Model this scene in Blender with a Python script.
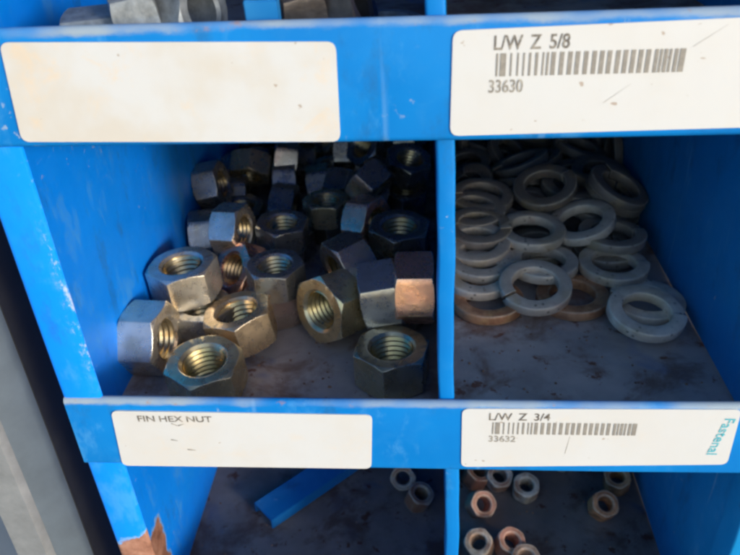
import bpy, bmesh, math, random
from mathutils import Vector, Matrix, Quaternion

for o in list(bpy.data.objects):
    bpy.data.objects.remove(o)
scene = bpy.context.scene
col = scene.collection
R = math.radians

# ------------------------------------------------------------------ camera
# world: X to the right along the cabinet front, Y into the bins, Z up (metres)
# origin: front edge of the divider, at the floor of the middle row of bins
cam_d = bpy.data.cameras.new('camera')
cam = bpy.data.objects.new('camera', cam_d)
col.objects.link(cam)
cam.matrix_world = Matrix((
    (0.9972, 0.0049, 0.0745, -0.0075),
    (0.0607, 0.5270, -0.8477, -0.1647),
    (-0.0434, 0.8498, 0.5253, 0.1719),
    (0, 0, 0, 1)))
cam_d.sensor_width = 36.0
cam_d.lens = 35.33
cam_d.clip_start = 0.005
cam_d.clip_end = 200.0
cam_d.dof.use_dof = True
cam_d.dof.focus_distance = 0.225
cam_d.dof.aperture_fstop = 26.0
scene.camera = cam

# ------------------------------------------------------------------ light
SUN_EL, SUN_AZ = 13.0, 46.0          # low sun from the front right (azimuth from -Y towards +X)
el, az = R(SUN_EL), R(SUN_AZ)
sun_dir = Vector((math.sin(az) * math.cos(el), -math.cos(az) * math.cos(el), math.sin(el)))
world = bpy.data.worlds.new('World')
scene.world = world
world.use_nodes = True
wn = world.node_tree
wn.nodes.clear()
wo = wn.nodes.new('ShaderNodeOutputWorld')
wb = wn.nodes.new('ShaderNodeBackground')
sky = wn.nodes.new('ShaderNodeTexSky')
sky.sky_type = 'NISHITA'
sky.sun_disc = False
sky.sun_elevation = el
sky.sun_rotation = math.atan2(sun_dir.x, sun_dir.y)
sky.air_density = 1.0
sky.dust_density = 1.1
sky.ozone_density = 1.0
wb.inputs['Strength'].default_value = 0.15
wn.links.new(sky.outputs[0], wb.inputs[0])
wn.links.new(wb.outputs[0], wo.inputs[0])
sun_d = bpy.data.lights.new('sun', 'SUN')
sun_d.energy = 1.0
sun_d.angle = R(10.0)
sun_d.color = (1.0, 0.99, 0.975)
sun = bpy.data.objects.new('sun', sun_d)
col.objects.link(sun)
sun.rotation_euler = sun_dir.to_track_quat('Z', 'Y').to_euler()
scene.view_settings.view_transform = 'Standard'
scene.view_settings.look = 'None'
scene.view_settings.gamma = 1.0
scene.view_settings.exposure = 1.28
scene.cycles.filter_width = 2.6
scene.cycles.max_bounces = 10
scene.cycles.diffuse_bounces = 6

# ------------------------------------------------------------------ materials
def mat(name):
    m = bpy.data.materials.new(name)
    m.use_nodes = True
    nt = m.node_tree
    b = nt.nodes['Principled BSDF']
    return m, nt, b

class G:
    """small node helper"""
    def __init__(s, nt):
        s.nt = nt
        s.tc = nt.nodes.new('ShaderNodeTexCoord')
    def n(s, t, **kw):
        x = s.nt.nodes.new(t)
        for k, v in kw.items():
            setattr(x, k, v)
        return x
    def l(s, a, b):
        s.nt.links.new(a, b)
    def coord(s, scale=(1, 1, 1), loc=(0, 0, 0), rnd=False):
        mp = s.n('ShaderNodeMapping')
        mp.inputs['Scale'].default_value = scale
        mp.inputs['Location'].default_value = loc
        s.l(s.tc.outputs['Object'], mp.inputs['Vector'])
        if rnd:
            oi = s.n('ShaderNodeObjectInfo')
            mu = s.n('ShaderNodeMath', operation='MULTIPLY')
            mu.inputs[1].default_value = 37.0
            s.l(oi.outputs['Random'], mu.inputs[0])
            ad = s.n('ShaderNodeVectorMath', operation='ADD')
            s.l(mp.outputs[0], ad.inputs[0])
            s.l(mu.outputs[0], ad.inputs[1])
            return ad.outputs[0]
        return mp.outputs[0]
    def noise(s, vec, scale, detail=4, rough=.55, dist=0):
        x = s.n('ShaderNodeTexNoise')
        x.inputs['Scale'].default_value = scale
        x.inputs['Detail'].default_value = detail
        x.inputs['Roughness'].default_value = rough
        x.inputs['Distortion'].default_value = dist
        s.l(vec, x.inputs['Vector'])
        return x.outputs['Fac']
    def ramp(s, fac, stops):
        r = s.n('ShaderNodeValToRGB')
        e = r.color_ramp.elements
        while len(e) < len(stops):
            e.new(.5)
        for i, (p, c) in enumerate(stops):
            e[i].position = p
            e[i].color = (c[0], c[1], c[2], 1) if isinstance(c, tuple) else (c, c, c, 1)
        s.l(fac, r.inputs[0])
        return r.outputs[0]
    def mix(s, fac, a, b, blend='MIX'):
        x = s.n('ShaderNodeMix', data_type='RGBA', blend_type=blend)
        for sock, v in ((x.inputs[0], fac), (x.inputs[6], a), (x.inputs[7], b)):
            if hasattr(v, 'is_output'):
                s.l(v, sock)
            elif isinstance(v, tuple):
                sock.default_value = (v[0], v[1], v[2], 1)
            else:
                sock.default_value = v
        return x.outputs[2]
    def math(s, op, a, b=0.0, clamp=False):
        x = s.n('ShaderNodeMath', operation=op)
        x.use_clamp = clamp
        for i, v in enumerate((a, b)):
            if hasattr(v, 'is_output'):
                s.l(v, x.inputs[i])
            else:
                x.inputs[i].default_value = v
        return x.outputs[0]
    def smooth(s, v, lo, hi):
        x = s.n('ShaderNodeMapRange', interpolation_type='SMOOTHSTEP')
        x.inputs[1].default_value = lo
        x.inputs[2].default_value = hi
        s.l(v, x.inputs[0])
        return x.outputs[0]
    def bump(s, h, strength, dist=.0002, normal=None):
        b = s.n('ShaderNodeBump')
        b.inputs['Strength'].default_value = strength
        b.inputs['Distance'].default_value = dist
        s.l(h, b.inputs['Height'])
        if normal is not None:
            s.l(normal, b.inputs['Normal'])
        return b.outputs[0]
    def bevel(s, r):
        b = s.n('ShaderNodeBevel', samples=4)
        b.inputs['Radius'].default_value = r
        return b.outputs[0]

def paint_material(name, base=(0.0, 0.150, 0.48), light=(0.001, 0.180, 0.54), wear=.9, rim_z=None, rust_patch=False, streak=0.3, dusty=0.2, scratches=()):
    m, nt, b = mat(name)
    g = G(nt)
    v = g.coord()
    big = g.noise(v, 28, 3)
    c = g.mix(g.smooth(big, .35, .7), base, light)
    # faint dusty film
    dust = g.smooth(g.noise(v, 90, 6, .7), .5, .8)
    c = g.mix(g.math('MULTIPLY', dust, dusty), c, (0.06, 0.28, 0.58))
    # long scratches running up and down the sheet
    vs = g.coord((160, 160, 5))
    sc = g.smooth(g.noise(vs, 1.0, 2, .5), .70, .76)
    c = g.mix(g.math('MULTIPLY', sc, streak), c, (0.22, 0.42, 0.65))
    # chips
    ch = g.noise(v, 420, 3, .6)
    chm = g.noise(v, 40, 3)
    chip = g.math('MULTIPLY', g.smooth(ch, .63, .70), g.smooth(chm, .56, .68))
    c = g.mix(g.math('MULTIPLY', chip, wear * .55), c, (0.42, 0.45, 0.47))
    # grime blotches
    gr = g.math('MULTIPLY', g.smooth(g.noise(g.coord((1, 1, .45)), 75, 6, .7), .54, .72), .42)
    c = g.mix(gr, c, (0.02, 0.07, 0.16))
    rub = g.math('MULTIPLY', g.smooth(g.noise(g.coord((1, 1, .5), (4, 0, 2)), 48, 6, .75), .54, .68), .30)
    c = g.mix(rub, c, (0.10, 0.34, 0.62))
    if scratches:
        sep = g.n('ShaderNodeSeparateXYZ')
        g.l(g.tc.outputs['Object'], sep.inputs[0])
        for (yy, w_, amt) in scratches:
            wob_ = g.math('MULTIPLY', g.math('SUBTRACT', g.noise(g.coord((1, 1, 1), (0, yy * 9, 0)), 18, 3), .5), .004)
            d_ = g.math('ABSOLUTE', g.math('SUBTRACT', g.math('ADD', sep.outputs['Y'], wob_), yy))
            ln_ = g.math('SUBTRACT', 1.0, g.smooth(d_, w_ * .3, w_))
            c = g.mix(g.math('MULTIPLY', ln_, g.math('MULTIPLY', g.smooth(g.noise(v, 60, 4), .35, .6), amt)), c, (0.16, 0.38, 0.62))
    if rim_z is not None:
        sep = g.n('ShaderNodeSeparateXYZ')
        g.l(g.tc.outputs['Object'], sep.inputs[0])
        n1 = g.noise(g.coord((1, 1, 2)), 60, 5, .7)
        # bare and dulled metal along the hem, worn unevenly
        hz = g.math('ADD', sep.outputs['Z'], g.math('MULTIPLY', g.math('SUBTRACT', n1, .5), .004))
        e = g.smooth(hz, rim_z - .0024, rim_z - .0010)
        n2 = g.smooth(g.noise(v, 22, 3, .6), .36, .6)
        c = g.mix(g.math('MULTIPLY', g.math('MULTIPLY', e, .9), n2), c, (0.27, 0.33, 0.38))
        sp = g.smooth(g.noise(v, 150, 4, .7), .6, .72)
        c = g.mix(g.math('MULTIPLY', g.math('MULTIPLY', e, sp), .6), c, (0.30, 0.16, 0.09))
    if rust_patch:
        sep = g.n('ShaderNodeSeparateXYZ')
        g.l(g.tc.outputs['Object'], sep.inputs[0])
        n1 = g.math('MULTIPLY', g.math('SUBTRACT', g.noise(v, 160, 4, .6), .5), .010)
        # torn outline across the flange, climbing again on the wall behind it
        fl = g.math('LESS_THAN', sep.outputs['Y'], .004)
        zf = g.math('ADD', -.0420, g.math('MULTIPLY', g.math('ADD', sep.outputs['X'], .1174), .58))
        df = g.math('SUBTRACT', zf, sep.outputs['Z'])
        yw = g.math('SUBTRACT', .0312, sep.outputs['Y'])
        dw = g.math('MINIMUM', g.math('SUBTRACT', -.0640, sep.outputs['Z']), yw)
        dz = g.math('ADD', g.math('ADD', g.math('MULTIPLY', df, fl), g.math('MULTIPLY', dw, g.math('SUBTRACT', 1.0, fl))), n1)
        msk = g.smooth(dz, -.0003, .0006)
        rc = g.ramp(g.noise(v, 130, 5, .7), [(.3, (0.13, 0.055, 0.035)), (.5, (0.30, 0.15, 0.105)), (.75, (0.44, 0.26, 0.19))])
        c = g.mix(msk, c, rc)
        edge = g.math('MULTIPLY', g.smooth(dz, -.0012, -.0003), g.math('SUBTRACT', 1.0, msk))
        c = g.mix(g.math('MULTIPLY', edge, .6), c, (0.25, 0.42, 0.52))
        # scuffs down the bend of the post
        vx = g.math('ABSOLUTE', g.math('SUBTRACT', sep.outputs['X'], -.1062))
        sx = g.math('SUBTRACT', 1.0, g.smooth(vx, .0, .0045))
        zz = g.math('MULTIPLY', g.smooth(sep.outputs['Z'], .030, .050), g.math('SUBTRACT', 1.0, g.smooth(sep.outputs['Z'], .075, .098)))
        sn = g.smooth(g.noise(g.coord((1, 1, .6)), 330, 5, .75), .50, .64)
        c = g.mix(g.math('MULTIPLY', g.math('MULTIPLY', sx, zz), g.math('MULTIPLY', sn, .75)), c, (0.52, 0.52, 0.54))
    g.l(c, b.inputs['Base Color'])
    rr = g.ramp(g.noise(v, 70, 5), [(.3, .38), (.7, .6)])
    g.l(rr, b.inputs['Roughness'])
    b.inputs['Specular IOR Level'].default_value = .2
    h = g.noise(v, 260, 4, .6)
    h2 = g.noise(v, 22, 2)
    hh = g.math('ADD', g.math('MULTIPLY', h, .3), g.math('MULTIPLY', h2, 3.0))
    g.l(g.bump(hh, .35, .0004), b.inputs['Normal'])
    return m

M = {}
M['paint'] = paint_material('blue_paint')
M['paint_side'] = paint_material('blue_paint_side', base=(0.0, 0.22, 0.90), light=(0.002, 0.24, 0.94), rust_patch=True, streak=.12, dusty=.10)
M['paint_dark'] = paint_material('blue_paint_inner', scratches=((.112, .0007, .5), (.154, .0006, .3), (.064, .0004, .2)), base=(0.002, 0.20, 0.50), light=(0.01, 0.23, 0.54), streak=.45)

def lip_material(z):
    return paint_material('blue_lip_paint', rim_z=z)

def floor_material(name='worn_shelf_metal', k=1.0):
    m, nt, b = mat(name)
    g = G(nt)
    v = g.coord()
    c = g.ramp(g.noise(v, 38, 5, .6), [(.30, (0.31, 0.27, 0.25)), (.5, (0.43, 0.375, 0.345)), (.72, (0.55, 0.48, 0.43))])
    bl = g.smooth(g.noise(v, 30, 3, .6, .4), .56, .70)
    c = g.mix(g.math('MULTIPLY', bl, .5), c, (0.07, 0.16, 0.36))
    br = g.smooth(g.noise(g.coord(loc=(3, 1, 0)), 42, 5, .65, .3), .46, .64)
    c = g.mix(g.math('MULTIPLY', br, .85), c, (0.21, 0.125, 0.09))
    sp = g.smooth(g.noise(g.coord(loc=(7, 2, 0)), 120, 5, .65), .60, .67)
    c = g.mix(g.math('MULTIPLY', sp, .9), c, (0.20, 0.075, 0.04))
    li = g.smooth(g.noise(g.coord((1, 2.2, 1), (1, 5, 0)), 240, 3, .7), .67, .75)
    c = g.mix(g.math('MULTIPLY', li, .5), c, (0.34, 0.32, 0.31))
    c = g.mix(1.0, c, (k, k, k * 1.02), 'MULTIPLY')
    g.l(c, b.inputs['Base Color'])
    b.inputs['Metallic'].default_value = .25
    g.l(g.ramp(g.noise(v, 90, 5), [(.3, .40), (.7, .7)]), b.inputs['Roughness'])
    g.l(g.bump(g.noise(v, 300, 6, .7), .5, .0003), b.inputs['Normal'])
    return m
M['floor'] = floor_material()
M['floor_darker'] = floor_material('darker_shelf_metal', .5)  # same shelf metal, evenly darker, for the lower rows

def label_material(name, stain, seed):
    m, nt, b = mat(name)
    g = G(nt)
    v = g.coord(loc=(seed, seed * .7, 0))
    base = (0.505, 0.525, 0.545)
    c = g.mix(g.math('MULTIPLY', g.smooth(g.noise(v, 38, 4, .6), .38, .66), stain), base, (0.47, 0.425, 0.35))
    c = g.mix(g.math('MULTIPLY', g.smooth(g.noise(v, 95, 5, .7, .5), .55, .75), stain * .8), c, (0.62, 0.46, 0.28))
    sp = g.smooth(g.noise(g.coord((1, 1, 1.6), (seed, 4, 0)), 260, 2, .5), .735, .77)
    c = g.mix(g.math('MULTIPLY', sp, .65), c, (0.25, 0.17, 0.11))
    ln = g.n('ShaderNodeTexWave', wave_type='BANDS')
    g.l(c, b.inputs['Base Color'])
    b.inputs['Roughness'].default_value = .5
    g.l(g.bump(g.noise(v, 75, 4, .6), .25, .0005), b.inputs['Normal'])
    nt.nodes.remove(ln)
    return m

def simple(name, c, rough=.6, metallic=0, var=.15, scale=120, bump=.2):
    m, nt, b = mat(name)
    g = G(nt)
    v = g.coord()
    n = g.noise(v, scale, 5, .65)
    lo = tuple(x * (1 - var) for x in c)
    hi = tuple(min(1, x * (1 + var)) for x in c)
    g.l(g.ramp(n, [(.3, lo), (.7, hi)]), b.inputs['Base Color'])
    b.inputs['Roughness'].default_value = rough
    b.inputs['Metallic'].default_value = metallic
    if bump:
        g.l(g.bump(n, bump, .0003), b.inputs['Normal'])
    return m

def ink(name, c, fade):
    # worn print: thins out to the label colour in blotches
    m, nt, b = mat(name)
    g = G(nt)
    f = g.math('MULTIPLY', g.smooth(g.noise(g.coord(), 900, 3, .7), .42, .68), fade)
    g.l(g.mix(f, c, (0.6, 0.57, 0.5)), b.inputs['Base Color'])
    b.inputs['Roughness'].default_value = .6
    return m
M['ink'] = ink('label_ink', (0.10, 0.09, 0.08), .35)
M['ink_faded'] = ink('label_ink_faded', (0.19, 0.18, 0.165), .45)
M['ink_bars'] = ink('barcode_ink', (0.20, 0.19, 0.175), .12)
M['ink_teal'] = ink('label_ink_teal', (0.04, 0.36, 0.46), .15)
M['ink_red'] = ink('label_ink_red', (0.45, 0.12, 0.10), .4)

def metal_material(name, thread=False, rusty=.0, rough=(.20, .40), dull=.85, edge=.7, pits=.28):
    """zinc plated steel; the colour of each piece comes from its object colour"""
    m, nt, b = mat(name)
    g = G(nt)
    oi = g.n('ShaderNodeObjectInfo')
    v = g.coord(rnd=True)
    base = oi.outputs['Color']
    n1 = g.noise(v, 130, 4, .6)
    c = g.mix(g.math('MULTIPLY', g.smooth(n1, .35, .68), .55), base, g.mix(.5, base, (0.16, 0.13, 0.10)))
    yl = g.smooth(g.noise(v, 75, 3, .5, .4), .52, .68)
    c = g.mix(g.math('MULTIPLY', yl, .35), c, (0.46, 0.33, 0.13) if not thread else (0.62, 0.43, 0.12))
    pk = g.smooth(g.noise(v, 60, 3, .5, .8), .60, .74)
    c = g.mix(g.math('MULTIPLY', pk, .35), c, (0.50, 0.29, 0.23))
    if thread:
        c = g.mix(.55, c, (0.62, 0.45, 0.14))
    rs = g.smooth(g.noise(v, 210, 6, .75), .60, .70)
    c = g.mix(g.math('MULTIPLY', rs, .45 + rusty), c, (0.17, 0.075, 0.04))
    if rusty > 0:
        r2 = g.smooth(g.noise(v, 95, 5, .65), .40, .60)
        c = g.mix(g.math('MULTIPLY', r2, rusty), c, (0.27, 0.12, 0.065))
    bv = g.bevel(.0007)
    geo = g.n('ShaderNodeNewGeometry')
    dt = g.n('ShaderNodeVectorMath', operation='DOT_PRODUCT')
    g.l(bv, dt.inputs[0]); g.l(geo.outputs['Normal'], dt.inputs[1])
    ew = g.smooth(g.math('SUBTRACT', 1.0, dt.outputs['Value']), .001, .03)
    ew = g.math('MULTIPLY', ew, g.smooth(g.noise(v, 180, 4, .7), .30, .55))
    c = g.mix(g.math('MULTIPLY', ew, edge), c, (0.82, 0.74, 0.58))
    nick = g.n('ShaderNodeTexVoronoi')
    nick.inputs['Scale'].default_value = 330
    g.l(v, nick.inputs['Vector'])
    nk = g.math('MULTIPLY', g.math('SUBTRACT', 1.0, g.smooth(nick.outputs['Distance'], .08, .30)), g.smooth(g.noise(v, 110, 2), .52, .60))
    c = g.mix(g.math('MULTIPLY', nk, pits), c, (0.12, 0.09, 0.07))
    g.l(c, b.inputs['Base Color'])
    b.inputs['Metallic'].default_value = dull
    g.l(g.ramp(g.noise(v, 200, 5, .7), [(.3, rough[0]), (.72, rough[1])]), b.inputs['Roughness'])
    nrm = g.bevel(.00045)
    g.l(g.bump(g.noise(v, 420, 5, .7), .30, .00025, nrm), b.inputs['Normal'])
    return m
M['nut'] = metal_material('plated_nut_steel')
M['thread'] = metal_material('thread_steel', thread=True, rough=(.22, .42), dull=.95)
M['washer'] = metal_material('dull_washer_steel', rusty=.12, rough=(.45, .78), dull=.38, pits=.75)
M['rusty_washer'] = metal_material('rusty_washer_steel', rusty=.75, rough=(.55, .8), dull=.4)
M['small_nut'] = metal_material('small_nut_steel', rusty=.85, rough=(.5, .75), dull=.25)
M['galv'] = simple('galvanised_steel', (0.17, 0.195, 0.22), .5, .4, .4, 260, .6)
M['galv_dark'] = simple('blackened_steel', (0.03, 0.03, 0.035), .4, .4, .4, 260, .6)
M['gap_shade'] = simple('gap_shade_black', (0.012, 0.012, 0.013), .6, 0, .3, 90, .2)  # near-black tone that paints the shade in the gap beside the cabinet
M['post'] = simple('grey_blue_post_paint', (0.075, 0.100, 0.128), .5, 0, .18, 60, .3)
M['post_edge'] = simple('bare_post_metal', (0.20, 0.215, 0.23), .55, .2, .22, 90, .4)
M['ground'] = simple('dark_concrete', (0.30, 0.28, 0.26), .9, 0, .3, 6, .3)
M['blue_bar'] = paint_material('blue_bar_paint', base=(0.004, 0.13, 0.40), light=(0.02, 0.18, 0.46), wear=1)

# ------------------------------------------------------------------ mesh helpers
def link_mesh(name, verts, faces, m, parent=None, smooth=None):
    me = bpy.data.meshes.new(name)
    me.from_pydata(verts, [], faces)
    me.update()
    if m is not None:
        me.materials.append(m)
    if smooth is not None:
        me.polygons.foreach_set('use_smooth', [True] * len(me.polygons))
        me.set_sharp_from_angle(angle=R(smooth))
    o = bpy.data.objects.new(name, me)
    col.objects.link(o)
    if parent is not None:
        o.parent = parent
    return o

def tag(o, label, cat, group=None, kind=None):
    if label:
        o['label'] = label
    if cat:
        o['category'] = cat
    if group:
        o['group'] = group
    if kind:
        o['kind'] = kind
    return o

def empty(name, loc=(0, 0, 0)):
    o = bpy.data.objects.new(name, None)
    o.empty_display_size = .02
    o.location = loc
    col.objects.link(o)
    return o

def extrude_profile(name, prof, x0, x1, m, parent, closed=True, nseg=24, wob=0.0, smooth=40):
    """profile in (y, z) swept along X from x0 to x1, with a slight unevenness"""
    n = len(prof)
    vs, fs = [], []
    for i in range(nseg + 1):
        t = i / nseg
        x = x0 + (x1 - x0) * t
        dy = wob * (math.sin(t * 9.1 + x0 * 40) * .6 + math.sin(t * 23.7 + 1.3) * .4)
        dz = wob * (math.sin(t * 7.3 + 2) * .5 + math.sin(t * 17.0) * .3)
        for y, z in prof:
            vs.append((x, y + dy, z + dz))
    for i in range(nseg):
        for k in range(n if closed else n - 1):
            a, b2 = i * n + k, i * n + (k + 1) % n
            fs.append((a, b2, b2 + n, a + n))
    if closed:
        fs.append(tuple(range(n))[::-1])
        fs.append(tuple(range(nseg * n, nseg * n + n)))
    return link_mesh(name, vs, fs, m, parent, smooth)

def extrude_up(name, prof, z0, z1, m, parent, nseg=30, wob=0.0, smooth=40, lean=0.0, z_mid=0.0):
    """closed profile in (x, y) swept along Z"""
    n = len(prof)
    vs, fs = [], []
    for i in range(nseg + 1):
        t = i / nseg
        z = z0 + (z1 - z0) * t
        dx = wob * (math.sin(t * 11 + prof[0][0] * 60) * .6 + math.sin(t * 27 + 2) * .4) + lean * (z - z_mid)
        for x, y in prof:
            vs.append((x + dx, y, z))
    for i in range(nseg):
        for k in range(n):
            a, b2 = i * n + k, i * n + (k + 1) % n
            fs.append((a, b2, b2 + n, a + n))
    fs.append(tuple(range(n))[::-1])
    fs.append(tuple(range(nseg * n, nseg * n + n)))
    return link_mesh(name, vs, fs, m, parent, smooth)

# ------------------------------------------------------------------ the ground
GZ = -.36
ground = link_mesh('ground', [(-60, -60, GZ), (60, -60, GZ), (60, 60, GZ), (-60, 60, GZ)], [(0, 1, 2, 3)], M['ground'])
tag(ground, 'dark concrete ground below the bin cabinet', None, None, 'structure')

# ------------------------------------------------------------------ the cabinet
PITCH = .1095
DEPTH = .280
XL = -.1190                         # outer face of the left side panel
ROWS = range(-3, 3)                 # floor levels at PITCH * k
ZB, ZT = GZ + .002, PITCH * 3 + .03
cabinet = empty('parts_bin_cabinet', (.09, .14, ZB))
cabinet_off = Vector((-.09, -.14, -ZB))
tag(cabinet, 'blue painted steel bolt bin cabinet with open bins and white labels on its shelf fronts', 'bin cabinet')

class P:                            # parts are modelled in world coordinates and parented with an offset
    pass
def to_cab(o, parent=cabinet):
    o.parent = cabinet
    o.matrix_parent_inverse = Matrix.Translation(cabinet_off)
    return o

# side panel: sheet with a flange folded inwards at the front, rounded bend
t = .0012
FL = .0118
prof = [(XL, .002)]
for k in range(5):                  # outer bend
    a = R(180 + 90 * k / 4)
    prof.append((XL + .0016 + .0016 * math.cos(a), .0016 + .0016 * math.sin(a)))
for k in range(5):                  # hem at the inner edge of the flange
    a = R(-90 + 180 * k / 4)
    prof.append((XL + FL + .0009 * math.cos(a), .0009 + .0009 * math.sin(a)))
prof += [(XL + t + .0004, .0022), (XL + t, .0030), (XL + t, DEPTH), (XL, DEPTH)]
to_cab(extrude_up('side_panel', prof, ZB, ZT, M['paint_side'], None, 60, .0003, lean=-.012, z_mid=.03))
# inner return of the post, the bright wall one sees behind the flange
XR = .3180
prof = [(XR, .002), (XR - .0016, 0), (XR - FL, 0), (XR - FL, .0018), (XR - t, .0022), (XR - t, DEPTH), (XR, DEPTH)]
to_cab(extrude_up('side_panel', prof[::-1], ZB, ZT, M['paint'], None, 60, .0003))
to_cab(extrude_up('back_panel', [(XL + .0013, DEPTH - .0012), (XR - .0013, DEPTH - .0012), (XR - .0013, DEPTH), (XL + .0013, DEPTH)], ZB, ZT, M['paint_dark'], None, 8))

# shelves: floor, lip folded up at the front, rolled hem on top of the lip
def shelf(k):
    z = PITCH * k
    zt = z + .0268 + (.0006 if k == 1 else 0)
    yf = -.0012                     # the lip stands just proud of the post
    th = .0011
    prof = [(DEPTH - .0014, z), (yf + .0022, z)]
    for i in range(5):              # lower bend
        a = R(270 - 90 * i / 4)
        prof.append((yf + .0016 + .0016 * math.cos(a), z - .0012 + .0016 + .0016 * math.sin(a)))
    r = .0015
    for i in range(7):              # hem
        a = R(180 - 180 * i / 6)
        prof.append((yf + r + r * math.cos(a), zt - r + r * math.sin(a)))
    prof += [(yf + 2 * r, zt - .008), (yf + 2 * r - th, zt - .0082), (yf + th + .0001, zt - .0084), (yf + th, z + .0012), (yf + .0022, z + .0010), (DEPTH - .0014, z + .0010)]
    # order: go round once
    bottom = [(DEPTH - .0014, z - .0010), (yf + .0026, z - .0010)]
    pts = bottom + prof[2:-2] + [(yf + .0022, z), (DEPTH - .0014, z)]
    x0, x1 = XL + .0004, XR - .0004
    o = extrude_profile('shelf', pts, x0, x1, lip_material(zt), None, True, 60, .00022)
    o.data.materials.append(M['floor'] if k >= 0 else M['floor_darker'])
    bm = bmesh.new(); bm.from_mesh(o.data); bmesh.ops.recalc_face_normals(bm, faces=bm.faces); bm.to_mesh(o.data); bm.free()
    for p in o.data.polygons:
        if abs(p.normal.z) > .9 and abs(p.center.z - z) < .0008 and p.center.y > yf + .001:
            p.material_index = 1
    to_cab(o)
for k in ROWS:
    shelf(k)
to_cab(extrude_profile('top_panel', [(0, ZT - .0012), (DEPTH, ZT - .0012), (DEPTH, ZT + .0002), (0, ZT + .0002)], XL + .0014, XR - .0014, M['paint'], None, True, 12))

# dividers: each sheet has a folded front edge about 4.5 mm wide
def divider(x, k, w=.0046, lean=0.0):
    z0, z1 = PITCH * k + .0006, PITCH * (k + 1) - .0013
    h = w / 2
    yf = .0022
    prof = []
    for cx, a0 in ((x - h + .0008, 180), (x + h - .0008, 270)):
        for i in range(4):
            a = R(a0 + 30 * i)
            prof.append((cx + .0008 * math.cos(a), yf + .0008 * math.sin(a)))
    prof += [(x + h, yf + .010), (x + .0007, yf + .0112), (x + .0007, DEPTH - .0015), (x - .0007, DEPTH - .0015), (x - .0007, yf + .0112), (x - h, yf + .010)]
    zm = (z0 + z1) / 2
    to_cab(extrude_up('divider', prof, z0, z1, M['paint_dark'] if x > .05 else M['paint'], None, 24, .00025, lean=lean, z_mid=zm))
X_DIV = {1: -.0052, 0: -.0015, -1: .0018}
for k in ROWS:
    divider(X_DIV.get(k, -.0015), k, lean=-.012)
    divider(.0985 if k >= 0 else .0975, k, .0052)
    divider(.2085, k)

# ------------------------------------------------------------------ labels on the shelf fronts
YL = -.00165
def rounded_quad(quad, r, n=6):
    """quad corners (x, z) in order tl, tr, br, bl -> rounded outline"""
    out = []
    q = [Vector(p) for p in quad]
    for i in range(4):
        p, a, b2 = q[i], q[i - 1], q[(i + 1) % 4]
        da, db = (a - p).normalized(), (b2 - p).normalized()
        s0, s1 = p + da * r, p + db * r
        for j in range(n + 1):
            u = j / n
            out.append((s0 * (1 - u) ** 2 + p * 2 * u * (1 - u) + s1 * u * u))
    return out

def make_label(quad, mater, text_label, r=.0022):
    pts = rounded_quad(quad, r)
    n = len(pts)
    vs = [(p.x, YL, p.y) for p in pts] + [(p.x, YL + .00055, p.y) for p in pts]
    fs = [tuple(range(n)), tuple(range(n, 2 * n))[::-1]]
    fs += [(i, i + n, (i + 1) % n + n, (i + 1) % n) for i in range(n)]
    o = link_mesh('label', vs, fs, mater)
    bm = bmesh.new(); bm.from_mesh(o.data); bmesh.ops.recalc_face_normals(bm, faces=bm.faces); bm.to_mesh(o.data); bm.free()
    to_cab(o)
    if text_label:
        o['label'] = text_label
    return o

def sub(o, parent):
    o.parent = parent
    return o

def lettering(parent, s, x0, x1, z0, z1, m, name='lettering', rot=0.0, slant=0.0, bold=.014):
    cu = bpy.data.curves.new('txt', 'FONT')
    cu.body = s
    cu.size = 1
    cu.space_word = .9
    cu.offset = bold
    ob = bpy.data.objects.new('txt', cu)
    col.objects.link(ob)
    bpy.context.view_layer.update()
    dg = bpy.context.evaluated_depsgraph_get()
    me = bpy.data.meshes.new_from_object(ob.evaluated_get(dg))
    bpy.data.objects.remove(ob)
    xs = [v.co.x for v in me.vertices]; ys = [v.co.y for v in me.vertices]
    ax, bx, ay, by = min(xs), max(xs), min(ys), max(ys)
    for v in me.vertices:
        u = (v.co.x - ax) / (bx - ax); w = (v.co.y - ay) / (by - ay)
        if rot == 0:
            X, Z = x0 + (x1 - x0) * u + slant * w, z0 + (z1 - z0) * w
        else:                       # reads from top to bottom
            X, Z = x0 + (x1 - x0) * w - slant * u, z1 - (z1 - z0) * u
        v.co = (X, YL - .00012, Z)
    me.materials.clear(); me.materials.append(m)
    me.name = name
    o = bpy.data.objects.new(name, me)
    col.objects.link(o)
    return sub(o, parent)

def barcode(parent, x0, x1, z0, z1, m_dark, m_faint, seed):
    rnd = random.Random(seed)
    mods = []
    # bold start bar, a fine group, an even run, a fine group, a bold end bar
    mods += [(.9, 1), (1.0, 0), (2.8, 1), (2.0, 0)]
    for _ in range(7):
        mods += [(rnd.choice((.8, 1.0, 1.3)), 1), (rnd.choice((1.2, 2.0, 2.4)), 0)]
    for _ in range(13):
        mods += [(2.0, 1), (rnd.choice((1.5, 1.9)), 0)]
    for _ in range(5):
        mods += [(rnd.choice((.8, 1.1, 1.6)), 1), (rnd.choice((.8, 1.2)), 0)]
    mods += [(2.6, 1)]
    tot = sum(a for a, _ in mods)
    x = x0
    vs, fs = [], []
    for w, on in mods:
        ww = (x1 - x0) * w / tot
        if on:
            i = len(vs)
            vs += [(x, YL - .00012, z0), (x + ww, YL - .00012, z0), (x + ww, YL - .00012, z1), (x, YL - .00012, z1)]
            fs.append((i, i + 1, i + 2, i + 3))
        x += ww
    return sub(link_mesh('barcode', vs, fs, m_dark), parent)

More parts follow.
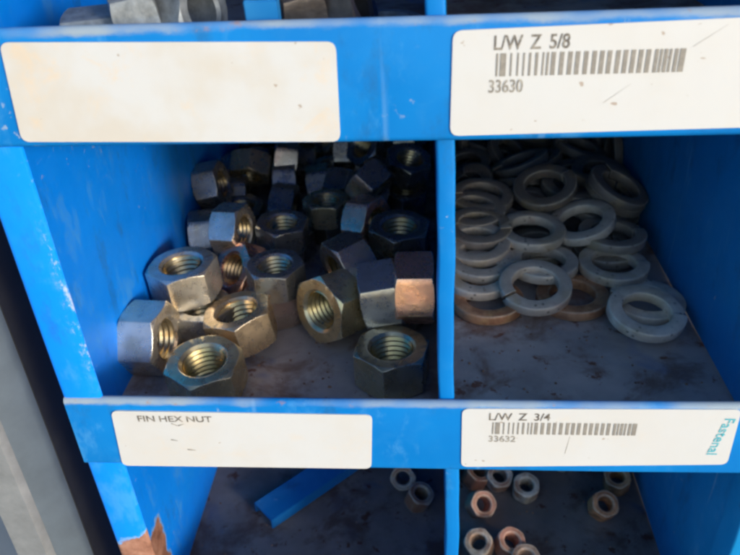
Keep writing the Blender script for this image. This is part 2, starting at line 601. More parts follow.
LA = make_label([(-.1037, .1342), (-.0268, .1322), (-.0272, .1089), (-.1056, .1104)], label_material('label_paper_stained', .55, 1.0), 'blank white label yellowed with stains')
LB = make_label([(-.0010, .1338), (.0775, .1350), (.0775, .1106), (-.0013, .1098)], label_material('label_paper_upper', .16, 5.0), 'white label reading L/W Z 5/8 over a barcode')
LC = make_label([(-.1040, .0229), (-.0233, .0222), (-.0245, -.0004), (-.1056, -.0006)], label_material('label_paper_nut', .22, 9.0), 'white label with worn lettering FIN HEX NUT')
LD = make_label([(.0035, .0250), (.0832, .0256), (.0836, .0036), (.0037, .0010)], label_material('label_paper_lower', .14, 13.0), 'white label reading L/W Z 3/4 over a barcode')

lettering(LB, 'L/W  Z  5/8', .0080, .0243, .1294, .1326, M['ink'])
barcode(LB, .0086, .0492, .1236, .1287, M['ink_bars'], None, 1)
lettering(LB, '33630', .0072, .0148, .1199, .1229, M['ink_faded'])
lettering(LD, 'L/W  Z  3/4', .0115, .0294, .0207, .0236, M['ink'])
barcode(LD, .0126, .0548, .0152, .0199, M['ink_bars'], None, 1)
lettering(LD, '33632', .0117, .0198, .0120, .0145, M['ink_faded'])
lettering(LC, 'FIN HEX NUT', -.0961, -.0727, .0188, .0212, M['ink'])
lettering(LD, 'Fastenal', .0792, .0823, .0078, .0222, M['ink_teal'], 'logo', rot=90, slant=.0026, bold=.008)

def smudge(parent, pts, w):
    """thin worn scratches and smears in the print"""
    vs, fs = [], []
    for (a, b2, c, d) in pts:
        A, B = Vector((a, b2)), Vector((c, d))
        n = (B - A).normalized(); n = Vector((-n.y, n.x)) * w
        i = len(vs)
        for p in (A - n, B - n * .4, B + n * .4, A + n):
            vs.append((p.x, YL - .00012, p.y))
        fs.append((i, i + 1, i + 2, i + 3))
    return sub(link_mesh('smudge', vs, fs, M['ink_faded']), parent)
smudge(LC, [(-.0858, .0182, -.0840, .0172), (-.0838, .0172, -.0818, .0180), (-.0872, .0113, -.0850, .0108), (-.0826, .0071, -.0800, .0068)], .00022)
smudge(LB, [(.0505, .1290, .0570, .1335), (.0330, .1170, .0385, .1212)], .00004)
smudge(LD, [(.0350, .0075, .0358, .0145)], .00007)

# ------------------------------------------------------------------ grey post beside the cabinet
post = empty('steel_post', (-.143, .02, GZ))
def post_part(name, prof, m):
    o = extrude_up(name, prof, GZ + .001, ZT + .06, m, None, 40, .0003)
    o.parent = post
    o.matrix_parent_inverse = Matrix.Translation((.143, -.02, -GZ))
    return o
post_part('painted_face', [(-.1452, .0035), (-.1395, .0110), (-.1388, .0128), (-.1390, .0150), (-.1416, .0150), (-.1452, .0075)], M['post'])
post_part('gap_shade_side', [(-.1387, .0152), (-.1387, .070), (-.1410, .070), (-.1410, .0152)], M['gap_shade'])  # side face added in near-black to stand for the shaded gap
post_part('bare_edge', [(-.1585, .0015), (-.1575, .0005), (-.1465, .0005), (-.1453, .0032), (-.1453, .0072), (-.1585, .0045)], M['post_edge'])
tag(post, 'grey steel post standing left of the blue cabinet across a dark gap', 'post')

# ------------------------------------------------------------------ fasteners
def hex_nut_mesh(name, R_c, H, r_b, m, seg=72, cham=.945, thread=False, rnd_=.985):
    """hexagon prism with the corners turned to a 30 degree chamfer, bored through"""
    rc = R_c * cham * .93
    def hexr(a):
        k = (a % (math.pi / 3)) - math.pi / 6
        r = R_c * math.cos(math.pi / 6) / math.cos(k)
        return min(r, R_c * rnd_)
    rb2 = r_b + .08 * R_c
    rings = []
    def ring(rf, zf):
        return [(rf(2 * math.pi * i / seg) * math.cos(2 * math.pi * i / seg), rf(2 * math.pi * i / seg) * math.sin(2 * math.pi * i / seg), zf(2 * math.pi * i / seg)) for i in range(seg)]
    h = H / 2
    zo = lambda a: h - max(0, hexr(a) - rc) * math.tan(R(30))
    rings.append(ring(lambda a: r_b, lambda a: h - (rb2 - r_b)))
    rings.append(ring(lambda a: rb2, lambda a: h))
    rings.append(ring(lambda a: min(rc, hexr(a) - 1e-5), lambda a: h))
    rings.append(ring(hexr, zo))
    rings.append(ring(hexr, lambda a: -zo(a)))
    rings.append(ring(lambda a: min(rc, hexr(a) - 1e-5), lambda a: -h))
    rings.append(ring(lambda a: rb2, lambda a: -h))
    rings.append(ring(lambda a: r_b, lambda a: -h + (rb2 - r_b)))
    vs = [p for r_ in rings for p in r_]
    fs = []
    nr = len(rings)
    for k in range(nr - (1 if thread else 0)):
        for i in range(seg):
            j = (i + 1) % seg
            a, b2 = k * seg, ((k + 1) % nr) * seg
            fs.append((a + i, b2 + i, b2 + j, a + j))
    me = bpy.data.meshes.new(name)
    me.from_pydata(vs, [], fs); me.update()
    me.materials.append(m)
    me.polygons.foreach_set('use_smooth', [True] * len(me.polygons))
    me.set_sharp_from_angle(angle=R(22))
    return me

def thread_mesh(name, r_b, depth, H, m, turns=6, seg=56):
    """one helical groove running down the bore"""
    vs, fs = [], []
    n = seg * turns
    p = H / turns
    # two vertices per step: crest and root, the next turn joins below
    for i in range(n + seg + 1):
        a = 2 * math.pi * i / seg
        z = H / 2 + p * .5 - p * i / seg
        for (rr, dz) in ((r_b - depth * .35, 0), (r_b + depth, -p * .5)):
            zz = max(-H / 2, min(H / 2, z + dz))
            vs.append((rr * math.cos(a), rr * math.sin(a), zz))
    N = n + seg + 1
    for i in range(N - 1):
        fs.append((2 * i, 2 * i + 1, 2 * i + 3, 2 * i + 2))
        if i + seg < N - 1:
            j = i + seg
            fs.append((2 * i + 1, 2 * j, 2 * j + 2, 2 * i + 3))
    me = bpy.data.meshes.new(name)
    me.from_pydata(vs, [], fs); me.update()
    me.materials.append(m)
    me.polygons.foreach_set('use_smooth', [True] * len(me.polygons))
    me.set_sharp_from_angle(angle=R(35))
    return me

def lock_washer_mesh(name, R_o, w, T, m, seg=90, gap=R(2.6), rise=.0012):
    """split spring washer: squarish section carried once round, ends sprung apart"""
    c = .11
    sec = []
    for (sx, sy) in ((1, 1), (-1, 1), (-1, -1), (1, -1)):
        for k in range(3):
            a = R({(1, 1): 0, (-1, 1): 90, (-1, -1): 180, (1, -1): 270}[(sx, sy)] + 45 * k)
            sec.append((sx * w / 2 - sx * w * c + math.cos(a) * w * c, sy * T / 2 - sy * T * c + math.sin(a) * T * c))
    n = len(sec)
    vs, fs = [], []
    rm = R_o - w / 2
    for i in range(seg + 1):
        t_ = i / seg
        a = gap / 2 + (2 * math.pi - gap) * t_
        # the ends lift only near the split
        zz = rise * (t_ - .5) * (.5 + abs(t_ - .5))
        for (u, v_) in sec:
            skew = v_ * .55 * (1 if i in (0, seg) else 0)
            aa = a + skew / rm
            # slightly thicker at the inner rim, as rolled section is
            vv = v_ * (1 - .10 * u / w)
            vs.append(((rm + u) * math.cos(aa), (rm + u) * math.sin(aa), vv + zz))
    for i in range(seg):
        for k in range(n):
            a, b2 = i * n + k, i * n + (k + 1) % n
            fs.append((a, a + n, b2 + n, b2))
    fs.append(tuple(range(n)))
    fs.append(tuple(range(seg * n, seg * n + n))[::-1])
    me = bpy.data.meshes.new(name)
    me.from_pydata(vs, [], fs); me.update()
    bm = bmesh.new(); bm.from_mesh(me); bmesh.ops.recalc_face_normals(bm, faces=bm.faces); bm.to_mesh(me); bm.free()
    me.materials.append(m)
    me.polygons.foreach_set('use_smooth', [True] * len(me.polygons))
    me.set_sharp_from_angle(angle=R(50))
    return me

# poses: (key, finish, size, centre, quaternion)
NUTS = [
    ('A', 'olive', 1.0, (-0.0193, 0.0427, 0.0073), (0.643, -0.006, -0.008, -0.766)),
    ('B', 'brass', 1.0, (-0.0857, 0.0351, 0.0075), (0.674, 0.041, 0.03, -0.737)),
    ('C', 'gold', 1.0, (-0.0788, 0.0626, 0.01), (0.764, 0.051, -0.061, -0.641)),
    ('D', 'zinc', 1.0, (-0.1103, 0.0496, 0.0128), (0.479, -0.47, 0.519, -0.529)),
    ('E', 'grey', 1.0, (-0.1028, 0.0766, 0.0225), (0.662, 0.025, -0.002, -0.749)),
    ('F', 'grey', 0.95, (-0.0963, 0.0702, 0.0075), (0.866, -0.013, 0.022, -0.5)),
    ('G', 'zincdark', 0.86, (-0.0672, 0.0819, 0.02), (1.0, 0.015, 0.0, 0.0)),
    ('G2', 'brown', 0.95, (-0.0685, 0.0837, 0.0072), (0.985, 0.0, 0.0, 0.174)),
    ('H', 'zincdark', 0.86, (-0.0708, 0.1203, 0.019), (0.676, 0.002, 0.039, -0.736)),
    ('H2', 'dark', 0.86, (-0.0709, 0.1336, 0.0065), (0.996, 0.0, 0.0, 0.087)),
    ('I', 'olive', 0.8, (-0.0535, 0.144, 0.019), (1.0, 0.01, 0.0, 0.0)),
    ('I2', 'dark', 1.0, (-0.0541, 0.1547, 0.0065), (0.966, 0.0, 0.0, 0.259)),
    ('J', 'dark', 0.94, (-0.0179, 0.1019, 0.026), (0.656, 0.001, 0.039, -0.754)),
    ('J2', 'dark', 1.0, (-0.0192, 0.118, 0.0085), (0.865, -0.025, 0.043, -0.499)),
    ('K', 'brass', 1.0, (-0.0432, 0.0673, 0.0152), (0.762, 0.516, -0.388, -0.051)),
    ('L', 'pale', 1.0, (-0.0237, 0.0676, 0.02), (0.635, -0.385, 0.521, -0.421)),
    ('M', 'copper', 1.0, (-0.0112, 0.0662, 0.024), (0.561, -0.441, 0.553, -0.43)),
    ('M2', 'dark', 1.0, (-0.0182, 0.0829, 0.0075), (1.0, 0.0, 0.0, 0.0)),
    ('N', 'brown', 0.95, (-0.0374, 0.086, 0.022), (0.664, -0.079, 0.643, 0.372)),
    ('O', 'zincdark', 0.88, (-0.1112, 0.1331, 0.011), (0.548, -0.548, 0.447, -0.447)),
    ('P', 'zinc', 0.85, (-0.0907, 0.1114, 0.0255), (0.428, -0.463, 0.51, -0.584)),
    ('Q', 'copper', 0.9, (-0.0848, 0.0966, 0.013), (0.886, 0.343, -0.292, -0.113)),
    ('T', 'copper', 0.85, (-0.0325, 0.1186, 0.025), (0.347, -0.353, 0.555, -0.668)),
    ('s0', 'pale', 0.84, (-0.1114, 0.206, 0.012), (0.494, -0.504, 0.429, -0.564)),
    ('s1', 'pale', 0.84, (-0.0812, 0.1866, 0.013), (0.521, -0.554, 0.454, -0.464)),
    ('s2', 'dark', 0.84, (-0.0577, 0.2057, 0.01), (0.675, 0.015, 0.053, -0.735)),
    ('s3', 'zincdark', 0.84, (-0.0315, 0.1852, 0.014), (0.571, -0.565, 0.416, -0.426)),
    ('s4', 'zincdark', 0.84, (-0.016, 0.1989, 0.014), (0.556, -0.499, 0.442, -0.497)),
    ('s5', 'dark', 0.84, (-0.105, 0.1735, 0.012), (0.484, -0.562, 0.482, -0.467)),
    ('s6', 'dark', 0.84, (-0.0779, 0.1621, 0.012), (0.389, -0.574, 0.486, -0.532)),
    ('s7', 'dark', 0.84, (-0.017, 0.1696, 0.012), (0.675, 0.015, 0.053, -0.735)),
    ('s8', 'dark', 0.84, (-0.1114, 0.2112, 0.01), (0.42, -0.445, 0.56, -0.559)),
    ('s9', 'dark', 0.84, (-0.0732, 0.2175, 0.01), (0.432, -0.536, 0.457, -0.563)),
    ('s10', 'dark', 0.84, (-0.0466, 0.2207, 0.01), (0.532, -0.461, 0.525, -0.479)),
    ('s11', 'dark', 0.84, (-0.1001, 0.2186, 0.01), (0.368, -0.554, 0.461, -0.587)),
    ('s12', 'dark', 0.84, (-0.0985, 0.1566, 0.01), (0.675, 0.015, 0.053, -0.735)),
    ('s13', 'dark', 0.84, (-0.032, 0.1643, 0.012), (0.371, -0.589, 0.51, -0.505)),
    ('s14', 'dark', 0.84, (-0.0821, 0.1979, 0.022), (0.505, -0.564, 0.537, -0.373)),
    ('s15', 'dark', 0.84, (-0.0516, 0.2177, 0.018), (0.522, -0.503, 0.513, -0.461)),
    ('s16', 'dark', 0.84, (-0.0631, 0.19, 0.01), (0.538, -0.501, 0.444, -0.512)),
    ('s17', 'dark', 0.84, (-0.025, 0.2126, 0.016), (0.421, -0.53, 0.499, -0.541)),
    ('s', 'sim', 0.84, (-0.0496, 0.26, 0.0062), (0.818, 0.0, 0.0, 0.576)),
    ('s', 'sim', 0.84, (-0.099, 0.189, 0.0217), (0.86, -0.371, 0.173, 0.304)),
    ('s', 'sim', 0.84, (-0.0978, 0.2677, 0.0062), (0.667, -0.0, 0.0, 0.745)),
    ('s', 'sim', 0.84, (-0.0157, 0.1741, 0.0273), (0.168, -0.935, -0.308, 0.061)),
    ('s', 'sim', 0.84, (-0.0367, 0.2022, 0.026), (0.888, 0.294, -0.354, 0.029)),
    ('s', 'sim', 0.84, (-0.0466, 0.2595, 0.023), (0.285, -0.703, -0.076, 0.647)),
    ('s', 'sim', 0.84, (-0.1104, 0.1548, 0.0271), (0.752, -0.135, 0.621, -0.176)),
    ('s', 'sim', 0.84, (-0.052, 0.2153, 0.0392), (0.394, -0.387, 0.616, -0.561)),
    ('s', 'sim', 0.84, (-0.016, 0.198, 0.0354), (0.151, -0.629, 0.224, -0.729)),
    ('s', 'sim', 0.84, (-0.0821, 0.232, 0.0196), (0.141, -0.274, 0.409, 0.859)),
    ('s', 'sim', 0.84, (-0.0739, 0.2681, 0.0107), (0.553, 0.658, -0.259, 0.44)),
    ('s', 'sim', 0.84, (-0.0157, 0.25, 0.0062), (0.578, -0.0, -0.0, -0.816)),
    ('s', 'sim', 0.84, (-0.111, 0.2658, 0.0227), (0.527, 0.471, 0.464, 0.534)),
    ('s', 'sim', 0.84, (-0.0483, 0.1733, 0.0166), (0.389, 0.681, -0.596, 0.174)),
    ('s', 'sim', 0.84, (-0.0328, 0.1498, 0.0293), (0.847, -0.341, -0.323, 0.25)),
    ('s', 'sim', 0.84, (-0.0981, 0.2418, 0.0062), (0.0, 0.887, 0.461, 0.0)),
    ('s', 'sim', 0.84, (-0.1061, 0.2428, 0.0184), (0.0, 1.0, 0.017, 0.0)),
    ('s', 'sim', 0.84, (-0.0635, 0.239, 0.0111), (0.405, 0.296, -0.025, -0.865)),
    ('s', 'sim', 0.84, (-0.0763, 0.2545, 0.0107), (0.107, -0.107, 0.699, -0.699)),
]
WASHERS = [
    ('1', 'light', 1.0, (0.0785, 0.0741, 0.007), (0.985, 0.074, 0.042, -0.154)),
    ('1b', 'light', 1.0, (0.0832, 0.0885, 0.0025), (0.174, 0.01, 0.002, 0.985)),
    ('2', 'mid', 1.0, (0.038, 0.0909, 0.0085), (0.214, 0.031, 0.094, -0.972)),
    ('3', 'rust', 1.0, (0.0189, 0.0896, 0.0025), (0.5, 0.0, 0.0, 0.866)),
    ('4', 'rust', 1.0, (0.0538, 0.0924, 0.0025), (0.643, 0.0, 0.0, 0.766)),
    ('5', 'mid', 1.0, (0.0439, 0.1102, 0.0085), (0.087, -0.001, -0.01, -0.996)),
    ('6', 'mid', 1.0, (0.0739, 0.1106, 0.007), (0.997, 0.024, 0.017, -0.069)),
    ('7', 'mid', 1.0, (0.016, 0.1022, 0.0075), (0.0, 0.0, -0.06, 0.998)),
    ('7b', 'mid', 1.0, (0.0168, 0.1114, 0.01), (0.042, 0.027, -0.059, 0.997)),
    ('7c', 'mid', 1.0, (0.016, 0.1204, 0.0125), (0.043, 0.003, 0.06, -0.997)),
    ('7d', 'back_shade', 1.0, (0.0175, 0.1308, 0.015), (0.017, 0.011, -0.05, 0.999)),
    ('7e', 'back_shade', 1.0, (0.016, 0.1452, 0.0165), (0.017, 0.001, 0.06, -0.998)),
    ('7f', 'back_shade', 1.0, (0.0206, 0.1571, 0.018), (0.001, -0.015, 0.05, -0.999)),
    ('9', 'mid', 1.0, (0.0412, 0.1293, 0.014), (0.044, -0.009, 0.025, -0.999)),
    ('9b', 'back_shade', 1.0, (0.0462, 0.1341, 0.0035), (0.174, -0.0, -0.0, -0.985)),
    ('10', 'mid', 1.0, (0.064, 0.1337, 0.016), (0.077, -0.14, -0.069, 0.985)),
    ('11', 'back_shade', 1.0, (0.0767, 0.1285, 0.012), (0.999, 0.001, 0.025, 0.044)),
    ('11b', 'back_shade', 1.0, (0.0752, 0.129, 0.004), (0.866, 0.0, 0.0, 0.5)),
    ('12', 'back_shade', 1.0, (0.0422, 0.1559, 0.014), (0.13, 0.005, 0.04, -0.991)),
    ('13', 'back_shade', 1.0, (0.0765, 0.1579, 0.012), (0.998, 0.05, 0.05, 0.003)),
    ('s', 'sim', 1.0, (0.0796, 0.2711, 0.0144), (0.086, 0.003, 0.845, 0.528)),
    ('s', 'sim', 1.0, (0.0515, 0.2652, 0.0024), (0.0, 0.923, -0.386, 0.0)),
    ('s', 'sim', 1.0, (0.0321, 0.243, 0.0074), (0.84, -0.168, 0.031, -0.515)),
    ('s', 'sim', 1.0, (0.0674, 0.2211, 0.006), (0.431, 0.015, 0.121, -0.894)),
    ('s', 'sim', 1.0, (0.0644, 0.1651, 0.0188), (0.841, 0.011, 0.072, -0.537)),
    ('s', 'sim', 1.0, (0.0257, 0.2292, 0.0024), (0.9, 0.0, -0.0, 0.436)),
    ('s', 'sim', 1.0, (0.0647, 0.203, 0.0066), (0.508, 0.109, -0.098, 0.849)),
    ('s', 'sim', 1.0, (0.0713, 0.1882, 0.0066), (0.866, 0.102, 0.106, -0.478)),
    ('s', 'sim', 1.0, (0.0951, 0.2153, 0.0148), (0.531, -0.452, 0.544, -0.467)),
    ('s', 'sim', 1.0, (0.0715, 0.2433, 0.0024), (0.646, 0.0, -0.0, 0.763)),
    ('s', 'sim', 1.0, (0.0831, 0.1631, 0.005), (0.234, -0.007, 0.089, -0.968)),
    ('s', 'sim', 1.0, (0.0159, 0.2185, 0.0074), (0.391, -0.069, -0.16, 0.904)),
    ('s', 'sim', 1.0, (0.0834, 0.1563, 0.019), (0.767, 0.192, 0.116, 0.601)),
    ('s', 'sim', 1.0, (0.0357, 0.1969, 0.0024), (0.952, 0.0, -0.0, 0.306)),
    ('s', 'sim', 1.0, (0.0162, 0.277, 0.0149), (0.677, -0.698, 0.172, 0.158)),
    ('s', 'sim', 1.0, (0.0413, 0.2257, 0.0112), (0.445, 0.338, -0.007, 0.829)),
    ('s', 'sim', 1.0, (0.0612, 0.2502, 0.0071), (0.0, 0.939, 0.345, 0.0)),
    ('s', 'sim', 1.0, (0.0721, 0.19, 0.012), (0.876, 0.144, -0.027, 0.459)),
    ('s', 'sim', 1.0, (0.0427, 0.184, 0.0135), (0.385, -0.114, 0.196, 0.894)),
    ('s', 'sim', 1.0, (0.016, 0.1977, 0.0074), (0.518, 0.174, 0.028, -0.837)),
    ('s', 'sim', 1.0, (0.0351, 0.2652, 0.0184), (0.361, 0.571, -0.67, -0.309)),
    ('s', 'sim', 1.0, (0.0517, 0.2031, 0.0159), (0.678, 0.063, -0.189, -0.708)),
    ('s', 'sim', 1.0, (0.0834, 0.1534, 0.0237), (0.567, 0.217, 0.056, 0.793)),
    ('s', 'sim', 1.0, (0.0534, 0.2683, 0.0195), (0.707, 0.513, 0.487, -0.019)),
    ('s', 'sim', 1.0, (0.0784, 0.2281, 0.0122), (0.648, -0.124, 0.105, -0.744)),
    ('s', 'sim', 1.0, (0.0829, 0.1868, 0.0153), (0.134, -0.989, -0.053, 0.034)),
    ('s', 'sim', 1.0, (0.05, 0.1559, 0.0234), (0.127, -0.967, -0.186, -0.12)),
    ('s', 'sim', 1.0, (0.0431, 0.1951, 0.0194), (0.168, -0.076, 0.977, -0.106)),
    ('s', 'sim', 1.0, (0.0172, 0.2656, 0.0142), (0.32, -0.362, 0.773, 0.411)),
    ('s', 'sim', 1.0, (0.0583, 0.2497, 0.0165), (0.0, -0.993, -0.121, -0.0)),
    ('s', 'sim', 1.0, (0.0781, 0.2207, 0.0173), (0.16, 0.173, -0.971, -0.026)),
    ('s', 'sim', 1.0, (0.0632, 0.254, 0.0118), (0.0, 0.964, 0.267, 0.0)),
    ('s', 'sim', 1.0, (0.0099, 0.2494, 0.015), (0.538, 0.166, 0.687, 0.459)),
    ('s', 'sim', 1.0, (0.015, 0.1808, 0.0111), (0.04, 0.723, 0.609, 0.325)),
    ('s', 'sim', 1.0, (0.0858, 0.2478, 0.0149), (0.788, -0.195, 0.568, 0.137)),
]


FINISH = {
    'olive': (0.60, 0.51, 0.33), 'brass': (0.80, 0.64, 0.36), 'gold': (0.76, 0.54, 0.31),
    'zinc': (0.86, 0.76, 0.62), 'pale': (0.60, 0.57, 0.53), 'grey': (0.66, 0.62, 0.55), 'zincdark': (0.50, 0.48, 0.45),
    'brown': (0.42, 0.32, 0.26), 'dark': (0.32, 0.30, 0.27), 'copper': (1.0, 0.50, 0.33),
    'light': (0.88, 0.76, 0.62), 'mid': (0.70, 0.60, 0.49), 'back_shade': (0.34, 0.295, 0.25), 'rust': (0.60, 0.31, 0.16),  # the dimmest washer tone holds the shade at the back of the pile
}
NUT_LABELS = {
    'A': 'olive grey hex nut lying flat at the front right, against the blue divider',
    'B': 'brass toned hex nut lying flat at the very front left, yellow threads facing up',
    'C': 'golden brown hex nut tilted behind the brass toned front nut',
    'D': 'pale grey hex nut standing on a side by the left wall, leftmost in the bin',
    'E': 'large grey hex nut resting on others at the left wall, one side worn pink',
    'F': 'half hidden hex nut underneath the raised grey nut at the left wall',
    'G': 'dull zinc hex nut sitting level in the centre of the heap, bore up',
    'G2': 'brown hex nut on the shelf underneath the level zinc nut in the centre',
    'H': 'dark flat hex nut just behind the level zinc nut in the centre',
    'H2': 'dark hex nut on the shelf behind the brown nut in the centre',
    'I': 'dark olive hex nut lying level high on the heap, middle of the bin',
    'I2': 'dark hex nut underneath the level olive one, middle of the heap',
    'J2': 'dark hex nut underneath the wide one high beside the divider',
    'J': 'dark wide hex nut lying level high on the heap beside the divider',
    'K': 'olive hex nut tipped forward in the middle with its threaded bore towards the viewer',
    'L': 'grey hex nut on its side behind the tipped nut, smooth flat facing forward',
    'M': 'hex nut with a copper coloured flat pressed against the divider',
    'M2': 'dark hex nut on the shelf under the copper coloured one by the divider',
    'N': 'dark brown hex nut on its side behind the tipped olive nut',
    'O': 'dark grey hex nut on its side by the left wall behind the raised nut',
    'P': 'hex nut on its side with a bright pale flat, near the left wall',
    'Q': 'copper coloured hex nut leaning between the raised grey nut and the zinc nut',
    'T': 'reddish copper hex nut wedged upright between two dark nuts at mid heap',
}
nut_me = hex_nut_mesh('hex_nut', .0145, .0143, .0076, M['nut'], thread=True)
thr_me = thread_mesh('threaded_bore', .0076, .0006, .0130, M['thread'])
rnd = random.Random(11)
proto = bpy.data.objects.new('hex_nut', nut_me)
proto_t = bpy.data.objects.new('threaded_bore', thr_me)
for i, (key, fin, siz, p, q) in enumerate(NUTS):
    if i == 0:
        o, tb = proto, proto_t
    else:
        o, tb = proto.copy(), proto_t.copy()
    col.objects.link(o); col.objects.link(tb)
    tb.parent = o
    o.rotation_mode = 'QUATERNION'
    o.location = p
    o.rotation_quaternion = q
    o.scale = (siz, siz, siz)
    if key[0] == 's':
        c = rnd.choice(['dark', 'dark', 'dark', 'zincdark', 'dark', 'olive'])  # mostly dark finishes, imitating the shade deep in the bin
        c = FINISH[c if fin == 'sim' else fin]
        tag(o, 'steel hex nut toned for shade in the heap filling the back of the left bin', 'hex nut', 'hex nuts in the left middle bin')
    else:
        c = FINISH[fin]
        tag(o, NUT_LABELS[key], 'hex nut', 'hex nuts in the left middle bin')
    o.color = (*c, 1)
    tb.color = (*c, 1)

WASHER_LABELS = {
    '1': 'pale grey lock washer at the front right of the bin, nearest the blue wall',
    '1b': 'lock washer partly hidden under the pale grey front one by the right wall',
    '2': 'grey lock washer leaning over the rusty ones at the front centre of the pile',
    '3': 'brown rusty lock washer flat on the shelf beside the divider',
    '4': 'rusty lock washer mostly hidden under the front centre one, right of it',
    '5': 'grey lock washer lying level right behind the front centre one',
    '6': 'grey lock washer with its split showing at the right, behind the pale front one',
    '7': 'grey lock washer behind the brown rusty one, first of the row along the divider',
    '7b': 'second lock washer back in the row beside the divider',
    '7c': 'third lock washer back in the row beside the divider',
    '7d': 'fourth lock washer back in the row beside the divider',
    '7e': 'fifth lock washer back in the row beside the divider',
    '7f': 'sixth lock washer back in the row beside the divider, in deep shade',
    '12': 'dark lock washer lying level behind the middle of the pile',
    '13': 'dark lock washer at the right rear, behind the slanted one',
    '9': 'grey lock washer lying level on the middle of the pile',
    '9b': 'dark lock washer on the shelf under the middle of the pile',
    '10': 'lock washer propped up at a slant in the middle of the pile',
    '11': 'dark lock washer level at the right of the pile, behind the one showing its split',
    '11b': 'dark lock washer on the shelf at the right under the level one',
}
w_me = lock_washer_mesh('lock_washer', .0148, .0054, .0045, M['washer'])
w_rust = w_me.copy(); w_rust.materials.clear(); w_rust.materials.append(M['rusty_washer'])
wproto = bpy.data.objects.new('lock_washer', w_me)
for i, (key, fin, siz, p, q) in enumerate(WASHERS):
    o = wproto if i == 0 else wproto.copy()
    col.objects.link(o)
    if fin == 'rust':
        o.data = w_rust
    o.rotation_mode = 'QUATERNION'
    o.location = p
    o.rotation_quaternion = q
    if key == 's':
        f = rnd.uniform(.17, .29)  # base colour lowered to paint in the shade deep in the bin
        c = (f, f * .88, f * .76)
        tag(o, 'lock washer darkened for shade in the pile filling the back of the right bin', 'lock washer', 'lock washers in the right middle bin')
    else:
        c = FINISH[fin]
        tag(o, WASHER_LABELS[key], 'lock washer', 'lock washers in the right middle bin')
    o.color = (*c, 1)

# small nuts in the lower right bin, seen from above
def axis_q(axis, spin=0):
    return (Vector(axis).normalized().to_track_quat('Z', 'Y') @ Quaternion((0, 0, 1), R(spin)))
ZL = -PITCH
SMALL = [
    ((.0285, .0905, 0), (.1, -.5, 1), (.36, .34, .32), 'pale grey small nut near the divider, left of the upper pair'),
    ((.0410, .0845, 0), (.0, -.35, 1), (.40, .36, .31), 'pale small nut right of the leftmost pale one in the lower right bin'),
    ((.0855, .0905, 0), (-.1, -.3, 1), (.46, .25, .12), 'tan small nut near the right wall, the rearmost one there in the lower bin'),
    ((.0755, .0740, 0), (.1, -.5, 1), (.58, .25, .11), 'orange brown small nut on its own right of the middle of the lower bin'),
    ((.0185, .0730, 0), (.3, -.6, .8), (.36, .17, .12), 'red brown small nut tipped against the divider in the lower bin'),
    ((.0300, .0520, 0), (.2, -.3, 1), (.50, .22, .14), 'reddish small nut near the bottom edge of the photo, second from the divider'),
    ((.0165, .0510, 0), (-.2, -.4, 1), (.55, .42, .30), 'cream and brown small nut at the divider along the bottom edge of the photo'),
    ((.0360, .0435, 0), (.0, -.2, 1), (.48, .32, .22), 'tan small nut cut by the bottom edge of the photo'),
    ((.0180, .0925, 0), (.3, -.2, 1), (.22, .10, .08), 'dark red rusty small nut behind the tipped one by the divider'),
    ((.0620, .1060, 0), (.2, -.2, 1), (.34, .24, .16), 'brown small nut just under the label in the middle of the lower right bin'),
    ((.0240, .1060, 0), (.2, -.5, 1), (.20, .10, .08), 'dark rusty small nut just under the label, near the divider'),
]
s_me = hex_nut_mesh('small_hex_nut', .0069, .0092, .0034, M['small_nut'], cham=.90, rnd_=.93)
sproto = bpy.data.objects.new('small_hex_nut', s_me)
for i, (p, ax, c, lab) in enumerate(SMALL):
    o = sproto if i == 0 else sproto.copy()
    col.objects.link(o)
    o.rotation_mode = 'QUATERNION'
    tilt = Vector(ax).normalized()
    zc = .0046 * abs(tilt.z) + .0062 * math.sqrt(max(0, 1 - tilt.z ** 2))
    o.location = (p[0], p[1], ZL + zc)
    o.rotation_quaternion = axis_q(ax, 25 * i)
    o.color = (*[min(.9, x * 1.5) for x in c], 1)
    tag(o, lab, 'small nut', 'small nuts in the lower right bin')
# two little grey pieces at the back of the lower left bin
for (p, ax, lab) in (((-.0180, .0900, 0), (-.1, -.9, .5), 'small grey nut standing upright in the lower left bin by the divider'),
                     ((-.0105, .0790, 0), (.3, -.2, 1), 'small grey nut lying flat before the upright one in the lower left bin')):
    o = sproto.copy(); col.objects.link(o)
    o.rotation_mode = 'QUATERNION'
    o.location = (p[0], p[1], ZL + (.0078 if ax[1] < -.5 else .0048))
    o.rotation_quaternion = axis_q(ax, 10)
    o.color = (.24, .235, .23, 1)
    tag(o, lab, 'small nut', 'small grey nuts in the lower left bin')

# loose blue divider clip lying in the lower left bin: a folded channel of sheet steel
def channel(name, L, w, h, th, m):
    prof = [(-w / 2, 0), (w / 2, 0), (w / 2, h), (w / 2 - th, h), (w / 2 - th, th), (-w / 2 + th, th), (-w / 2 + th, h), (-w / 2, h)]
    vs, fs = [], []
    for x in (0, L * .33, L * .66, L):
        for (y, z) in prof:
            vs.append((x, y, z))
    for s_ in range(3):
        for k in range(8):
            a, b2 = s_ * 8 + k, s_ * 8 + (k + 1) % 8
            fs.append((a, b2, b2 + 8, a + 8))
    for base in (0, 24):
        q4 = [(0, 1, 4, 5), (1, 2, 3, 4), (0, 5, 6, 7)]
        for f in q4:
            fs.append(tuple(base + i for i in f))
    me = bpy.data.meshes.new(name)
    me.from_pydata(vs, [], fs); me.update()
    bm = bmesh.new(); bm.from_mesh(me); bmesh.ops.recalc_face_normals(bm, faces=bm.faces)
    bmesh.ops.bevel(bm, geom=[e for e in bm.edges if e.calc_face_angle(0) > .7], offset=.0003, segments=2, affect='EDGES')
    bm.to_mesh(me); bm.free()
    me.materials.append(m)
    o = bpy.data.objects.new(name, me); col.objects.link(o)
    return o
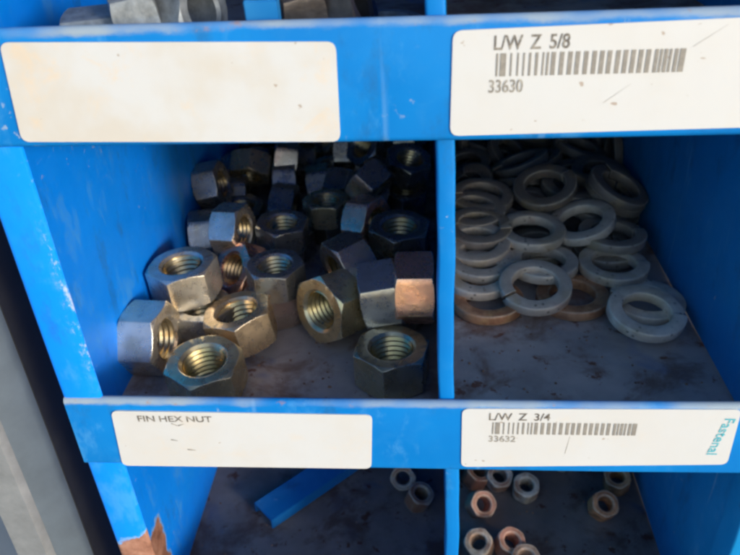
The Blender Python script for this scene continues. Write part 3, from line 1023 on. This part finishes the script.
bar = channel('blue_metal_strip', .060, .0150, .0060, .0012, M['blue_bar'])
bar.rotation_euler = (R(180), 0, R(45))
bar.location = (-.0850, .0672, ZL + .0066)
tag(bar, 'loose light blue metal strip lying slantwise in the lower left bin', 'metal strip')

# rust flakes and dirt scattered on the shelves
rf = random.Random(4)
vs, fs = [], []
for i in range(520):
    kz = rf.choice((0, 0, -1))
    x = rf.uniform(-.112, .092); y = .004 + .13 * rf.random() ** 1.3
    if -.008 < x < .006:
        continue
    s_ = rf.uniform(.00015, .00075) * (1.6 if rf.random() < .08 else 1)
    a0 = rf.uniform(0, 6.28); z = PITCH * kz + .00008
    n_ = 5
    b_ = len(vs)
    for lvl in (0, 1):
        for k in range(n_):
            rr = s_ * (.6 + .5 * rf.random()) * (1 if lvl == 0 else .7)
            vs.append((x + rr * math.cos(a0 + k * 1.257), y + rr * math.sin(a0 + k * 1.257), z + lvl * s_ * .5))
    for k in range(n_):
        fs.append((b_ + k, b_ + (k + 1) % n_, b_ + n_ + (k + 1) % n_, b_ + n_ + k))
    fs.append(tuple(b_ + n_ + k for k in range(n_)))
M['flake'] = simple('rust_flakes', (0.26, 0.15, 0.10), .9, 0, .6, 60, 0)
fl_ = link_mesh('rust_flakes', vs, fs, M['flake'])
tag(fl_, 'brown rust flakes and grit scattered over the shelf floors of the bins', 'grit', None, 'stuff')

# ------------------------------------------------------------------ what shows over the lip of the upper row
ZU = PITCH
g1 = hex_nut_mesh('galvanised_nut', .0098, .0105, .0052, M['galv'])
g2 = hex_nut_mesh('galvanised_nut', .0098, .0150, .0052, M['galv'])
g1d = g1.copy(); g1d.materials.clear(); g1d.materials.append(M['galv_dark'])
top_items = [
    (g2, (-.0876, .0170, .0190), (1, .12, .05), 10, 'galvanised_nut', 'long grey galvanised nut on its side at the left end above the blank label'),
    (g1, (-.0765, .0160, .0250), (1, .28, .15), 20, 'galvanised_nut', 'grey galvanised nut right of the long one above the blank label'),
    (g1, (-.0655, .0200, .0255), (.95, -.40, .22), 5, 'galvanised_nut', 'grey galvanised nut with a ridged side, right of the other two above the label'),
    (g1d, (-.0385, .0200, .0255), (1, .45, .15), 35, 'galvanised_nut', 'dark grey nut just right of the upright blue strip above the label'),
    (g1d, (-.0270, .0230, .0250), (.9, -.2, .35), 15, 'galvanised_nut', 'dark grey nut on its side behind the upper shelf lip, nearest the divider'),
]
for me_, p, ax, sp, nm, lab in top_items:
    o = bpy.data.objects.new(nm, me_); col.objects.link(o)
    o.rotation_mode = 'QUATERNION'
    o.location = (p[0], p[1], ZU + p[2]); o.rotation_quaternion = axis_q(ax, sp)
    tag(o, lab, 'nut', 'galvanised nuts in the upper left bin')
# the ones underneath that carry them, below the lip
for i, (x, y, z) in enumerate([(-.0990, .016, .0053), (-.0850, .018, .0053), (-.0735, .016, .0053), (-.0735, .017, .0160), (-.0590, .018, .0053), (-.0590, .018, .0160), (-.0265, .020, .0053), (-.0265, .021, .0158), (-.0130, .028, .0053), (-.0170, .029, .0160), (-.0455, .034, .0053), (-.0330, .042, .0053), (-.0790, .042, .0053), (-.1000, .040, .0053), (-.0600, .045, .0053)]):
    o = bpy.data.objects.new('galvanised_nut', g1); col.objects.link(o)
    o.rotation_mode = 'QUATERNION'
    o.location = (x, y, ZU + z); o.rotation_quaternion = Quaternion((0, 0, 1), i * 1.1)
    tag(o, 'galvanised nut low in the upper left bin, hidden behind the shelf lip', 'nut', 'galvanised nuts in the upper left bin')
b2_ = channel('upright_blue_strip', .030, .0075, .0050, .0011, M['blue_bar'])
b2_.rotation_euler = (R(0), R(-82), R(-88))
b2_.location = (-.0440, .0075, ZU + .0012)
tag(b2_, 'short blue metal strip standing up behind the upper shelf lip', 'metal strip')
